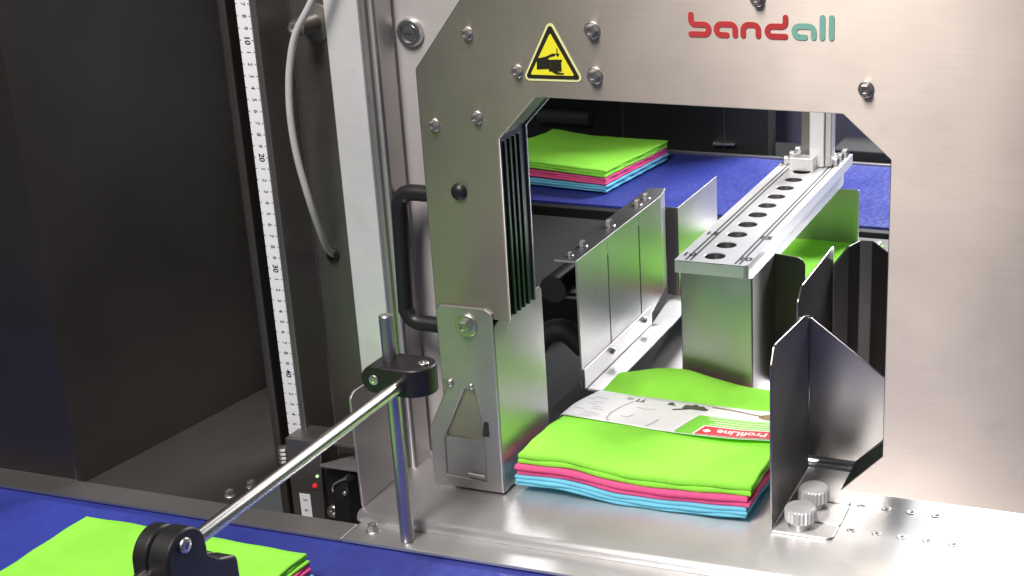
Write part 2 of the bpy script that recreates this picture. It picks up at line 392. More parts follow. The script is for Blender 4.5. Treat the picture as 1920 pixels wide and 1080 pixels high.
# ---- warning sign
SG = link('warning_sign', P(round_poly([(0.0681, 0.4185), (0.0424, 0.3692), (0.0948, 0.3702)], 0.0036), 'y', -0.0005, -0.00005), 'paleyellow', ARCH)
link('sign_border', P(round_poly([(0.0681, 0.4148), (0.0450, 0.3712), (0.0920, 0.3721)], 0.0020), 'y', -0.0009, -0.0006), 'signblack', SG)
link('sign_field', P(round_poly([(0.0682, 0.4072), (0.0498, 0.3742), (0.0870, 0.3749)], 0.0008), 'y', -0.0013, -0.0010), 'yellow', SG)
bm = bmesh.new()
def sgp(pts): prism(bm, [(0.0441+a*0.0489, 0.3712+b*0.0443) for a, b in pts], 'y', -0.0017, -0.0014)
sgp([(0.235, 0.17), (0.245, 0.36), (0.40, 0.40), (0.52, 0.46), (0.57, 0.455), (0.56, 0.425), (0.47, 0.395), (0.43, 0.37), (0.45, 0.355), (0.455, 0.19), (0.33, 0.18)])
for i in range(4):
    z0 = 0.345-i*0.053
    sgp([(0.445, z0-0.040), (0.445, z0), (0.55, z0+0.03-0.02), (0.66+(0.02 if i == 0 else 0), z0+0.014), (0.665, z0-0.030), (0.55, z0-0.042)])
sgp([(0.50, 0.135), (0.56, 0.145), (0.655, 0.125), (0.70, 0.125), (0.69, 0.10), (0.57, 0.10)])
sgp([(0.585, 0.44), (0.567, 0.462), (0.592, 0.462), (0.592, 0.55), (0.606, 0.55), (0.606, 0.462), (0.640, 0.462), (0.605, 0.405)])
link('hand_pictogram', bm, 'signblack', SG)
# ---- logo: strokes drawn in letter units, then mapped to the plate
LX0, LX1 = 0.1828, 0.2905
def lxf(u, v): return (LX0+u*(LX1-LX0), 0.4092+v*(LX1-LX0)+u*0.0013)
w = 0.0195
def logo(path, mat):
    bmx = bmesh.new(); ribbon(bmx, path, w, -0.00005, -0.0006, lxf); link('logo_letter', bmx, mat, ARCH)
logo([(0.0, 0.150), (0.0, 0.115)] + arc(0.028, 0.112, 0.028, 180, 270, 6) + [(0.09, 0.084)] + arc(0.095, 0.050, 0.034, 90, -90, 10) + [(0.0, 0.016)], 'logored')
def la(x): return [(x+0.074, 0.016), (x+0.035, 0.016)] + arc(x+0.035, 0.053, 0.037, 270, 90, 10) + [(x+0.095, 0.090)] + arc(x+0.097, 0.053, 0.037, 90, 0, 6) + [(x+0.134, 0.016)]
logo(la(0.186), 'logored')
logo([(0.378, 0.016), (0.378, 0.05)] + arc(0.415, 0.053, 0.037, 180, 90, 6) + [(0.44, 0.090)] + arc(0.449, 0.053, 0.037, 90, 0, 6) + [(0.486, 0.016)], 'logored')
logo([(0.678, 0.016), (0.585, 0.016)] + arc(0.584, 0.050, 0.034, 270, 90, 10) + [(0.645, 0.084)] + arc(0.650, 0.112, 0.028, 270, 360, 6) + [(0.678, 0.145)], 'logored')
logo(la(0.742), 'logogreen')
logo([(0.936, 0.016), (0.936, 0.08), (0.936, 0.15)], 'logogreen')
logo([(1.0, 0.016), (1.0, 0.08), (1.0, 0.15)], 'logogreen')
# ---- side panel with lock, handle
LP = thing('lock_panel', (-0.03, 0.06, 0.0), 'pale grey cover panel with round key lock left of the arch', 'cover panel')
link('panel_sheet', B(-0.1085, -0.004, 0.0562, 0.0590, 0.003, 0.60), 'panelgrey', LP, bevel=0.0008)
lk = link('lock', lathe(bmesh.new(), [(0.0124, 0), (0.0124, 0.002), (0.0108, 0.0048), (0.0082, 0.0052), (0.0076, 0.0025), (0.0058, 0.0022), (0.0056, 0.0046), (0.0030, 0.0052), (0, 0.0052)], (-0.0848, 0.0562, 0.3924), (0, -1, 0), 36), 'chrome', LP, smooth=True)
link('key_slot', B(-0.0876, -0.0820, 0.0505, 0.0508, 0.3917, 0.3931), 'ink', lk)
HD = thing('grab_handle', (-0.055, 0.03, 0.2), 'black bow handle on left side of the arch', 'handle')
hp = [(-0.045, 0.03, 0.2608), (-0.066, 0.03, 0.2608), (-0.086, 0.03, 0.2600), (-0.0945, 0.03, 0.2520), (-0.0960, 0.03, 0.238), (-0.0985, 0.03, 0.160), (-0.0980, 0.03, 0.152), (-0.0900, 0.03, 0.1430), (-0.074, 0.03, 0.1415), (-0.045, 0.03, 0.1415)]
link('grip', tube(bmesh.new(), hp, 0.0072, 16, 8), 'black', HD, smooth=True)

# ================================================================== LEFT FRAME: columns, rule, bay
BC = thing('bright_column', (-0.128, 0.035, -0.05), 'bright anodised aluminium upright between grey cable channel and cover panel', 'column')
link('column_face', B(-0.1436, -0.1118, 0.020, 0.050, -0.06, 0.60), 'alu', BC, bevel=0.001)
link('side_profile', P(round_poly([(-0.1116, 0.024), (-0.0995, 0.024), (-0.0985, 0.050), (-0.1116, 0.050)], [0, .004, 0, 0]), 'z', -0.06, 0.60), 'bracket', BC, smooth=True)
link('profile_groove', B(-0.1072, -0.1048, 0.0236, 0.0240, -0.06, 0.60), 'chan', BC)
CH = thing('cable_channel', (-0.17, 0.06, -0.06), 'dark grey steel channel behind the hanging cable', 'channel')
link('channel_back', B(-0.195, -0.1440, 0.048, 0.051, -0.08, 0.60), 'chan', CH)
so = link('standoff', lathe(bmesh.new(), [(0.016, 0.0), (0.016, 0.002), (0.0075, 0.004), (0.0075, 0.030), (0, 0.030)], (-0.1700, 0.048, 0.3990), (0, -1, 0), 24), 'chan', CH, smooth=True)
link('standoff_bolt', hexbolt_mesh(bmesh.new(), (-0.1700, 0.0178, 0.3990), (0, -1, 0), 0.0052, 0.006, False), 'bolt', so)
CB = link('hanging_cable', tube(bmesh.new(), [(-0.118, 0.004, 0.470), (-0.1405, 0.0, 0.4253), (-0.1590, 0.0, 0.398), (-0.1680, 0.0, 0.3720), (-0.1724, 0.0, 0.3453), (-0.1740, 0.001, 0.318), (-0.1735, 0.004, 0.288), (-0.1715, 0.011, 0.252), (-0.1735, 0.024, 0.222), (-0.1775, 0.040, 0.198), (-0.1790, 0.062, 0.182)], 0.0030, 12, 8), 'cable', None, smooth=True)
tag(CB, 'light grey cable hanging in an arc between rule and bright column', 'cable')
link('cable_grommet', lathe(bmesh.new(), [(0.0032, 0), (0.0062, 0), (0.0066, 0.0015), (0.0055, 0.003), (0.0034, 0.003)], (-0.1780, 0.0479, 0.1905), (0, -1, 0), 20), 'black', CH, smooth=True)
RC = thing('rule_column', (-0.206, 0.02, -0.08), 'dark upright carrying white measuring tape marked in tens', 'column')
link('column_body', B(-0.2146, -0.1955, 0.0010, 0.0475, -0.08, 0.60), 'chan', RC, bevel=0.001)
tp = link('rule_tape', B(-0.2138, -0.2006, 0.0001, 0.0009, 0.030, 0.60), 'ruler', RC)
bm = bmesh.new()
for k in range(-18, 37):
    z = 0.3903-(k)*0.00997
    n = 10+k
    if z < 0.035 or z > 0.47: continue
    if n % 10 == 0:
        add_text(bm, str(n), 0.0075, lambda u, v, z=z: (-0.2066+v, -0.0002, z-u), 0.00012)
    else:
        add_text(bm, str(n % 10), 0.0058, lambda u, v, z=z: (-0.2066+v, -0.0002, z-u))
    box(bm, -0.2138, -0.2122, -0.0002, -0.0001, z-0.0002, z+0.0002)
    box(bm, -0.2022, -0.2006, -0.0002, -0.0001, z-0.0002, z+0.0002)
link('rule_print', bm, 'ink', tp)
BS = thing('bay_side_post', (-0.228, 0.02, -0.08), 'narrow brownish steel post left of the white rule', 'post')
link('post_sheet', P(round_poly([(-0.2322, 0.0), (-0.2240, 0.0), (-0.2240, 0.09), (-0.2322, 0.09)], [.002, .002, 0, 0]), 'z', -0.08, 0.60), 'bay_floor', BS, smooth=True)
link('post_gap_shade', B(-0.2238, -0.2148, 0.030, 0.034, -0.08, 0.60), 'blackmatte', BS)
BAY = thing('machine_bay', (-0.32, 0.1, -0.02), 'dark steel bay wall and brown steel floor at far left', 'machine bay')
link('bay_floor', P([(-0.3965, -0.0690), (-0.2325, -0.0690), (-0.2325, 0.35), (-0.3965, 0.35)], 'z', -0.0160, -0.0135), 'bay_floor', BAY)
link('bay_wall', P([(-0.3955, -0.0688), (-0.3880, -0.0185), (-0.3646, 0.1621), (-0.340, 0.352), (-0.344, 0.352), (-0.3690, 0.1621), (-0.3920, -0.0185), (-0.3985, -0.0688)], 'z', -0.0133, 0.60), 'dark_steel', BAY)
link('bay_back', B(-0.42, -0.24, 0.354, 0.358, -0.08, 0.60), 'dark_steel', BAY)
link('bay_front_cover', B(-1.3, -0.3988, -0.0688, -0.0650, -0.0100, 0.60), 'dark_steel', BAY, bevel=0.001)
for x, y in ((-0.2485, -0.050), (-0.2400, -0.029)):
    bolt(BAY, (x, y, -0.0134), (0, 0, 1), 0.0042, 0.005, name='floor_bolt')
for z in (0.05, 0.155, 0.26, 0.365):
    capscrew(BAY, (-0.2900, 0.3535, z), (0, -1, 0), 0.0035, 0.002, 'wall_screw', 'chan')
link('wall_seam', B(-0.3100, -0.3085, 0.3525, 0.3538, -0.0130, 0.60), 'chan', BAY)
DK = link('gap_shade_sheet', B(-0.165, -0.118, 0.10, 0.104, -0.08, 0.60), 'blackmatte', None)  # black sheet added where only shade shows through the gap
tag(DK, 'black sheet standing in for the shade in the gap beside the cover panel', 'shade sheet')

# ================================================================== SENSOR BRACKET
SB = thing('sensor_bracket', (-0.17, -0.015, -0.06), 'dark bracket with small tape piece and sensor with red light below the rule', 'sensor bracket')
link('bracket_plate', P([(-0.2030, -0.07), (-0.1720, -0.07), (-0.1690, 0.0060), (-0.1660, 0.0375), (-0.2030, 0.0375)], 'y', -0.022, -0.019), 'chan', SB, bevel=0.0006)
link('bracket_return', B(-0.2030, -0.1350, -0.0185, 0.010, 0.0345, 0.0375), 'chan', SB, bevel=0.0006)
link('support_plate', P(round_poly([(-0.1660, -0.030), (-0.1085, -0.030), (-0.1085, 0.018), (-0.128, 0.018)], [0.001, 0, 0, .004]), 'z', 0.0175, 0.0200), 'bracket', SB, bevel=0.0005)
link('support_hole', lathe(bmesh.new(), [(0, 0.0203), (0.0075, 0.0203)], (-0.1235, -0.008, 0), (0, 0, 1), 20), 'ink', SB)
tq = link('tape_piece', B(-0.1946, -0.1835, -0.0226, -0.0222, -0.066, -0.0165), 'ruler', SB)
bm = bmesh.new()
for i, d in enumerate('567'):
    add_text(bm, d, 0.006, lambda u, v, z=-0.0225-0.0105*i: (-0.1890+v, -0.0228, z-u))
link('tape_print', bm, 'ink', tq)
link('sensor_body', B(-0.1680, -0.1330, -0.020, 0.012, -0.06, 0.0130), 'black', SB, bevel=0.002)
link('sensor_head', P(round_poly([(-0.1490, -0.0480), (-0.1320, -0.0480), (-0.1310, 0.0100), (-0.1360, 0.0160), (-0.1470, 0.0060)], 0.003), 'y', -0.040, -0.0205), 'black', SB, bevel=0.0012)
link('sensor_clip', tube(bmesh.new(), [(-0.146, -0.0412, 0.001), (-0.1450, -0.0412, 0.0075), (-0.138, -0.0412, 0.013), (-0.131, -0.0412, 0.016)], 0.0009, 8, 5), 'edge', SB, smooth=True)
link('red_light', lathe(bmesh.new(), [(0.0024, 0), (0.0022, 0.0012), (0, 0.0018)], (-0.1772, -0.0222, -0.0066), (0, -1, 0), 12), 'ledred', SB, smooth=True)
link('green_light', lathe(bmesh.new(), [(0.0014, 0), (0.0012, 0.001), (0, 0.0014)], (-0.1735, -0.0222, 0.0035), (0, -1, 0), 12), 'ledgreen', SB, smooth=True)
capscrew(SB, (-0.1600, -0.0202, -0.0300), (0, -1, 0), 0.0065, 0.005, 'sensor_screw')
capscrew(SB, (-0.1345, -0.0402, 0.0010), (0, -1, 0), 0.0022, 0.002, 'sensor_screw')
link('bracket_thread', lathe(bmesh.new(), [(0, 0)] + [(0.005 + (0.0012 if k % 2 else 0), 0.002*k) for k in range(9)] + [(0, 0.017)], (-0.2115, -0.014, 0.008), (0, 0, 1), 16), 'bolt', SB)

# ================================================================== LEFT SIDE SHEET
SL = link('side_sheet', P(round_poly([(-0.0575, 0.0003), (-0.0590, 0.1035), (-0.052, 0.1075), (0.098, 0.1000), (0.098, 0.0003)], [0, .004, .006, 0, 0]), 'x', -0.1084, -0.1060), 'bracket', None, bevel=0.0006)
tag(SL, 'upright steel sheet along left edge of the table behind the rod', 'side sheet')

# ================================================================== LEFT GUIDE BRACKET
GB = thing('guide_bracket', (-0.03, 0.0, 0.0), 'folded steel guide bracket bolted to left arch leg with cut-out window', 'guide bracket')
t = 0.0025
outer = [(-0.0655, 0.0022), (-0.0663, 0.0560), (-0.0640, 0.0610), (-0.0455, 0.1000), (-0.0505, 0.1000), (-0.0505, 0.1715), (-0.0475, 0.1738), (0.0000, 0.1738)]
# plate as strips round a cut-out window so the opening is real
win = [(-0.0525, 0.0135), (-0.0520, 0.0500), (-0.0300, 0.0960), (-0.0225, 0.0960), (-0.0150, 0.0580), (-0.0150, 0.0110)]
bm = bmesh.new()
def quad_strip(pa, pb):
    pass
left_o = [(-0.0655, 0.0022), (-0.0663, 0.0560), (-0.0440, 0.1020)]
left_i = [(-0.0525, 0.0135), (-0.0520, 0.0500), (-0.0285, 0.0985)]
def plate_faces(bm, y):
    v = {}
    def g(p):
        if p not in v: v[p] = bm.verts.new((p[0], y, p[1]))
        return v[p]
    rb = (0.0022, 0.0022); rw = (-0.0140, 0.0110); rt_ = (-0.0140, 0.0600); wt = (-0.0200, 0.0985)
    tl = (-0.0503, 0.1065); bl = left_o[2]
    rings = [[left_o[0], left_o[1], left_i[1], left_i[0]], [left_o[1], left_o[2], left_i[2], left_i[1]],
             [left_o[0], left_i[0], rw, rb], [rb, rw, rt_, (0.0022, 0.0600)], [(0.0022, 0.0600), rt_, wt, (0.0022, 0.0985)],
             [left_o[2], tl, (0.0022, 0.1065), (0.0022, 0.0985), wt, left_i[2]],
             [tl, (-0.0503, 0.1700), (-0.0465, 0.1738), (-0.0040, 0.1742), (0.0022, 0.1700), (0.0022, 0.1065)]]
    for f in rings: bm.faces.new([g(p) for p in f])
    return v
plate_faces(bm, -0.0030)
r_ = bmesh.ops.extrude_face_region(bm, geom=list(bm.faces))
for e in r_['geom']:
    if isinstance(e, bmesh.types.BMVert): e.co.y = -0.0005
link('face_plate', bm, 'bracket', GB, bevel=0.0011)
side = round_poly([(-0.0004, 0.0022), (-0.0004, 0.1560), (0.006, 0.1600), (0.0925, 0.1630), (0.0970, 0.1590), (0.0970, 0.0300), (0.080, 0.0022)], [0, .003, .003, .003, .002, .004, 0])
link('side_plate', P(side, 'x', -0.0001, 0.0024), 'sheet', GB, bevel=0.0006)
wsh = link('washer', lathe(bmesh.new(), [(0, 0), (0.0098, 0), (0.0100, 0.0004), (0.0100, 0.0012), (0.0096, 0.0016), (0, 0.0016)], (-0.0219, -0.0032, 0.1577), (0, -1, 0), 32), 'bolt', GB, smooth=True)
link('bolt_head', hexbolt_mesh(bmesh.new(), (-0.0219, -0.0050, 0.1577), (0, -1, 0), 0.0058, 0.005, False), 'bolt', wsh)
capscrew(GB, (-0.0418, -0.0031, 0.1030), (0, -1, 0), 0.0033, 0.003)
capscrew(GB, (-0.0222, -0.0031, 0.1015), (0, -1, 0), 0.0026, 0.002)
# pieces seen in the window
link('slot_piece', P(round_poly([(-0.0145, 0.0555), (-0.0080, 0.0555), (-0.0080, 0.0690), (-0.0120, 0.0700)], .001), 'y', -0.0035, -0.0031), 'ink', GB)
link('window_backing', P([(-0.0545, 0.0022), (-0.0520, 0.0022), (-0.0130, 0.0022), (-0.0130, 0.0490), (-0.0540, 0.0510)], 'y', 0.0035-0.005, -0.0003), 'bracket', GB)
link('adjust_pin', rod(bmesh.new(), (-0.0310, -0.0045, 0.0175), (-0.0135, -0.0045, 0.0165), 0.0020), 'bolt', GB, smooth=True)

# ================================================================== INNER LEFT GUIDE
IG = thing('inner_guide_rail', (0.0, 0.31, 0.02), 'folded steel side guide with two slits and screwed top flange left of the block', 'guide rail')
bm = P([(0.1840, 0.0250), (0.2608, 0.0250), (0.2608, 0.1560), (0.1840, 0.1560)], 'x', -0.0022, 0.0)
link('guide_panel', bm, 'sheet', IG, bevel=0.0004)
link('guide_panel', P([(0.2632, 0.0250), (0.3494, 0.0250), (0.3494, 0.1560), (0.2632, 0.1560)], 'x', -0.0022, 0.0), 'sheet', IG, bevel=0.0004)
link('guide_panel', P([(0.3520, 0.0250), (0.4180, 0.0450), (0.4180, 0.1560), (0.3520, 0.1560)], 'x', -0.0022, 0.0), 'sheet', IG, bevel=0.0004)
link('slit_shade', B(-0.0060, -0.0044, 0.235, 0.378, 0.045, 0.152), 'ink', IG)  # black sheet gives the slits their inner shade
link('flared_end', P([(0.0, 0.4182), (-0.0022, 0.4182), (-0.0080, 0.4480), (-0.0058, 0.4490)], 'z', 0.045, 0.1575), 'sheet', IG, bevel=0.0005)
link('slit_bridge', B(-0.0023, -0.0001, 0.2609, 0.2631, 0.1395, 0.1560), 'sheet', IG)
link('slit_bridge', B(-0.0023, -0.0001, 0.3495, 0.3519, 0.1445, 0.1560), 'sheet', IG)
link('top_flange', P(round_poly([(-0.0235, 0.1800), (0.0012, 0.1800), (0.0012, 0.4180), (-0.0050, 0.4500), (-0.0235, 0.4450)], [.002, .001, 0, .001, .003]), 'z', 0.1562, 0.1588), 'sheet', IG, bevel=0.0006)
for y, rr in ((0.195, .003), (0.226, .0046), (0.297, .0055), (0.378, .0046), (0.404, .0046)):
    bolt(IG, (-0.0115, y, 0.1588), (0, 0, 1), rr*.85, rr, name='flange_screw')
link('lower_strip', B(0.0004, 0.0024, 0.1850, 0.3760, 0.0240, 0.0450), 'bracket', IG, bevel=0.0005)
for y in (0.258, 0.352): capscrew(IG, (0.0025, y, 0.0375), (1, 0, 0), 0.0035, 0.003, 'strip_screw')
link('slide_ledge', P([(0.0026, 0.1880), (0.0235, 0.1880), (0.0235, 0.3780), (0.0026, 0.3780)], 'z', 0.0215, 0.0238), 'table', IG, bevel=0.0005)
link('slide_ledge', P([(0.0010, 0.3790), (0.0235, 0.3790), (0.0180, 0.5600), (-0.0200, 0.5600)], 'z', 0.0205, 0.0232), 'alub', IG, bevel=0.0005)
link('guide_channel_tube', rod(bmesh.new(), (-0.034, 0.20, 0.120), (-0.034, 0.44, 0.120), 0.014), 'black', IG, smooth=True)
link('cross_tie', B(-0.075, -0.0025, 0.215, 0.222, 0.106, 0.110), 'chan', IG, bevel=0.0008)
SH = thing('rear_guide_sheet', (0.0, 0.54, 0.0), 'thin steel sheet guide behind the slitted guide, left of the perforated bar', 'guide sheet')
link('sheet_panel', P([(0.4750, 0.0235), (0.62, 0.0235), (0.62, 0.1290), (0.4750, 0.1290)], 'x', -0.0020, 0.0002), 'sheet', SH, bevel=0.0005)
link('sheet_return', B(-0.0150, -0.0021, 0.4752, 0.4772, 0.0235, 0.1290), 'sheet', SH, bevel=0.0005)

# ================================================================== PRESS BLOCK + PERFORATED BAR
PB = thing('press_block', (0.125, 0.3, 0.0), 'steel block under a white bar with ten round holes and engraved scale', 'press block')
x0, x1, xc = 0.0868, 0.1597, 0.1207
zt, zb = 0.1560, 0.1435
bm = bmesh.new()
hy = [0.2393+0.0366*i for i in range(10)]; hr = 0.0100; pitch = 0.0366
def hole_cell(bm, xa, xb, ya, yb, cx, cyy, r, zt, zb, n=32):
    angs = sorted(set([round(2*math.pi*k/n, 6) for k in range(n)] + [round(math.atan2(y-cyy, x-cx) % (2*math.pi), 6) for x in (xa, xb) for y in (ya, yb)]))
    def outer(a):
        c, s = math.cos(a), math.sin(a); t = 1e9
        if c > 1e-9: t = min(t, (xb-cx)/c)
        if c < -1e-9: t = min(t, (xa-cx)/c)
        if s > 1e-9: t = min(t, (yb-cyy)/s)
        if s < -1e-9: t = min(t, (ya-cyy)/s)
        return (cx+c*t, cyy+s*t)
    I = [bm.verts.new((cx+(r+.0006)*math.cos(a), cyy+(r+.0006)*math.sin(a), zt)) for a in angs]
    I1 = [bm.verts.new((cx+r*math.cos(a), cyy+r*math.sin(a), zt-.0006)) for a in angs]
    O = [bm.verts.new((*outer(a), zt)) for a in angs]
    m_ = len(angs)
    for k in range(m_):
        q = (k+1) % m_
        bm.faces.new((I[k], O[k], O[q], I[q])); bm.faces.new((I[k], I[q], I1[q], I1[k]))
for i, y in enumerate(hy):
    ya = 0.2175 if i == 0 else (hy[i-1]+y)/2
    yb = 0.665 if i == 9 else (hy[i+1]+y)/2
    hole_cell(bm, x0+0.004, x1-0.004, ya, yb, xc, y, hr, zt, zb)
bmesh.ops.remove_doubles(bm, verts=bm.verts, dist=1e-6)
rims = link('bar_face', bm, 'alub', PB)
for y in hy:
    link('hole_bore', lathe(bmesh.new(), [(hr, zt-0.0006), (hr, zb+0.0005), (0, zb+0.0005)], (xc, y, 0), (0, 0, 1), 32), 'bore', rims, smooth=True)
# bar body below the face: outer skin and bottom
bm = bmesh.new()
ol = round_poly([(x0, 0.2175), (x1, 0.2175), (x1, 0.665), (x0, 0.665)], [.001, .006, .001, .001], 4)
va = [bm.verts.new((a, b, zt-0.0006)) for a, b in ol]; vb = [bm.verts.new((a, b, zb)) for a, b in ol]
for k in range(len(ol)): bm.faces.new((va[k], va[(k+1) % len(ol)], vb[(k+1) % len(ol)], vb[k]))
bm.faces.new(vb)
link('bar_body', bm, 'alu', PB)
link('bar_margin', P(round_poly([(x0, 0.2175), (x0+.00395, 0.2175), (x0+.00395, 0.665), (x0, 0.665)], [.001, 0, 0, 0], 3), 'z', zt-.0005, zt), 'alub', PB)
link('bar_margin', P(round_poly([(x1-.00395, 0.2175), (x1, 0.2215), (x1, 0.665), (x1-.00395, 0.665)], [0, .002, 0, 0], 3), 'z', zt-.0005, zt), 'alub', PB)
bm = bmesh.new()
for xr_ in (0.0975, 0.1022, 0.1468, 0.1512):
    y = 0.221
    while y < 0.60:
        box(bm, xr_-0.0012, xr_+0.0012, y, y+0.0013, zt+0.00005, zt+0.0002); y += 0.0025
for y, s in ((0.2370, '10'), (0.3080, '15')):
    add_text(bm, s, 0.0140, lambda u, v, y=y: (0.0955+u, y+v, zt+0.0003), 0.0005)
    add_text(bm, s, 0.0140, lambda u, v, y=y: (0.1520+u, y+v, zt+0.0003), 0.0005)
link('scale_engraving', bm, 'ink', rims)['kind'] = 'stuff'
link('block_body', P(round_poly([(0.0915, 0.2200), (0.1640, 0.2200), (0.1640, 0.2995), (0.0915, 0.2995)], [.0015, .002, 0, 0], 3), 'z', 0.003, 0.1432), 'sheet', PB, smooth=True)
link('carrier_beam', B(0.098, 0.150, 0.3030, 0.66, 0.118, 0.1432), 'alu', PB, bevel=0.001)
link('hanger_post', B(0.1245, 0.1420, 0.588, 0.615, 0.158, 0.60), 'alu', PB, bevel=0.001)
link('hanger_post_edge', B(0.1422, 0.1500, 0.592, 0.612, 0.158, 0.60), 'bracket', PB, bevel=0.001)
link('hanger_slide', B(0.1120, 0.1240, 0.596, 0.612, 0.168, 0.60), 'chan', PB, bevel=0.001)
link('hanger_foot', B(0.1050, 0.1340, 0.5690, 0.5870, 0.1563, 0.1720), 'alu', PB, bevel=0.001)
for x, y in ((0.094, 0.60), (0.0945, 0.625), (0.0955, 0.648), (0.152, 0.607), (0.152, 0.630), (0.153, 0.652)):
    bolt(PB, (x, y, 0.1562), (0, 0, 1), 0.0048, 0.0075, name='bar_bolt')

# ================================================================== RIGHT FRONT GUIDE with knobs
RG = thing('right_guide', (0.26, 0.04, 0.0), 'steel side guide with two knurled knobs right of the banded bundle', 'guide plate')
pr = round_poly([(0.0000, 0.0030), (-0.0010, 0.1500), (0.0080, 0.1650), (0.1020, 0.1560), (0.1205, 0.1500), (0.1205, 0.0030)], [0, .004, .006, .006, 0, 0])
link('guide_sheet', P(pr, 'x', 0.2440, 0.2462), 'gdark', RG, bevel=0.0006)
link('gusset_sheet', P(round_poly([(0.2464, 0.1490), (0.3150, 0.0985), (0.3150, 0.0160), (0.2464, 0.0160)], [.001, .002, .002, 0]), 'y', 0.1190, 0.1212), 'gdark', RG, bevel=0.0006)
fl = link('foot_flange', P(round_poly([(0.2462, -0.0010), (0.2975, -0.0010), (0.2978, 0.0212), (0.2705, 0.0212), (0.2705, 0.0245), (0.2980, 0.0245), (0.2980, 0.0600), (0.2705, 0.0600), (0.2705, 0.0630), (0.2975, 0.0630), (0.2975, 0.0700), (0.2462, 0.0700)], [0, .006, .001, 0, 0, .001, .001, 0, 0, .001, .001, 0], 4), 'z', 0.0006, 0.0026), 'table', RG, bevel=0.0004)
for x, y in ((0.2672, 0.0120), (0.2690, 0.0500)):
    bm = bmesh.new(); sg = 48
    prof = [(0.0, 0.0027), (0.0085, 0.0027), (0.0085, 0.0085), (0.0124, 0.0095), (0.0131, 0.0108), (0.0131, 0.0200), (0.0122, 0.0211), (0.0108, 0.0216), (0.0, 0.0221)]
    lathe(bm, prof, (x, y, 0), (0, 0, 1), sg)
    for v in bm.verts:
        d = Vector((v.co.x-x, v.co.y-y))
        if d.length > 0.0128:
            a = math.atan2(d.y, d.x); k = 1+0.035*(1 if int(round(a/(2*math.pi)*sg)) % 2 else -1)
            v.co.x = x+d.x*k; v.co.y = y+d.y*k
    link('knob', bm, 'alu', RG)

# ================================================================== RIGHT REAR GUIDES
def sheet_plan(name, pts, z0, ztops, th, parent, mat='sheet'):
    # vertical sheet following a plan polyline, with a height per point
    bm = bmesh.new(); n = len(pts); ps = [Vector(p) for p in pts]; rows = []
    for i in range(n):
        tn = (ps[min(i+1, n-1)]-ps[max(i-1, 0)]).normalized(); nv = Vector((-tn.y, tn.x))*th/2
        a = ps[i]+nv; b = ps[i]-nv
        rows.append([bm.verts.new((*a, z0)), bm.verts.new((*a, ztops[i])), bm.verts.new((*b, ztops[i])), bm.verts.new((*b, z0))])
    for i in range(n-1):
        for k in range(4): bm.faces.new((rows[i][k], rows[i][(k+1) % 4], rows[i+1][(k+1) % 4], rows[i+1][k]))
    bm.faces.new(rows[0]); bm.faces.new(list(reversed(rows[-1])))
    return link(name, bm, mat, parent, bevel=0.0005)
R2 = thing('right_middle_guide', (0.23, 0.2, 0.0), 'steel guide sheet with slanted front corner behind the knobbed guide', 'guide sheet')
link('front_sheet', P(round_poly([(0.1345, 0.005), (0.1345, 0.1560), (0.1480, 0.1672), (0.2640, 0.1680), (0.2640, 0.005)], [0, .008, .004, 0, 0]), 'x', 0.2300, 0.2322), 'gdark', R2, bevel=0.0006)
link('front_lip', B(0.2323, 0.2400, 0.1346, 0.1366, 0.139, 0.1412), 'edge', R2, bevel=0.0005)
link('stiffener_rib', B(0.2288, 0.2299, 0.1585, 0.1605, 0.02, 0.160), 'edge', R2)
link('bend_highlight', B(0.2285, 0.2320, 0.2642, 0.2665, 0.005, 0.1660), 'edge', R2)  # bright strip drawn in place of the highlight along the bend
R3 = thing('right_rear_guide', (0.25, 0.29, 0.0), 'dark folded steel guide with wavy top edge beside right arch leg', 'guide sheet')
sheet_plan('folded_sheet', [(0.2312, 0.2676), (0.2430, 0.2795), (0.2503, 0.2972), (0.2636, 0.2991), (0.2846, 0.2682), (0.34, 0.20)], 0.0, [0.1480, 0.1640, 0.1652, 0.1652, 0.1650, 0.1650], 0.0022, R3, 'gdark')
link('inner_column', B(0.243, 0.262, 0.305, 0.35, 0.0, 0.150), 'chan', R3, bevel=0.002)
R4 = thing('block_side_shield', (0.185, 0.3, 0.0), 'dark steel shield with rounded corner right of the block', 'shield')
link('shield_sheet', P(round_poly([(0.1620, 0.0040), (0.1620, 0.1430), (0.1640, 0.1432), (0.1952, 0.1405), (0.1952, 0.0040)], [0, 0, .001, .010, 0]), 'y', 0.3000, 0.3022), 'dark_steel', R4, bevel=0.0005)
R5 = thing('flared_rear_sheet', (0.13, 0.67, 0.0), 'upright steel sheet reflecting lime green beside the perforated bar', 'guide sheet')
sheet_plan('flared_sheet', [(0.055, 0.668), (0.1330, 0.6740), (0.1362, 0.6740), (0.1672, 0.6720)], 0.0, [0.1095, 0.1095, 0.1095, 0.1095], 0.0022, R5, 'sheet')
R6 = thing('rear_bed_plate', (0.25, 0.7, -0.01), 'grey steel bed plate with dark slot in front of the rear belt', 'bed plate')
link('bed_sheet', B(-0.04, 0.75, 0.16, 0.845, -0.012, -0.006), 'bracket', R6)
link('bed_slot', B(0.19, 0.235, 0.70, 0.76, -0.0058, -0.0055), 'ink', R6)
bolt(R6, (0.262, 0.735, -0.0058), (0, 0, 1), 0.006, 0.006, name='bed_bolt')

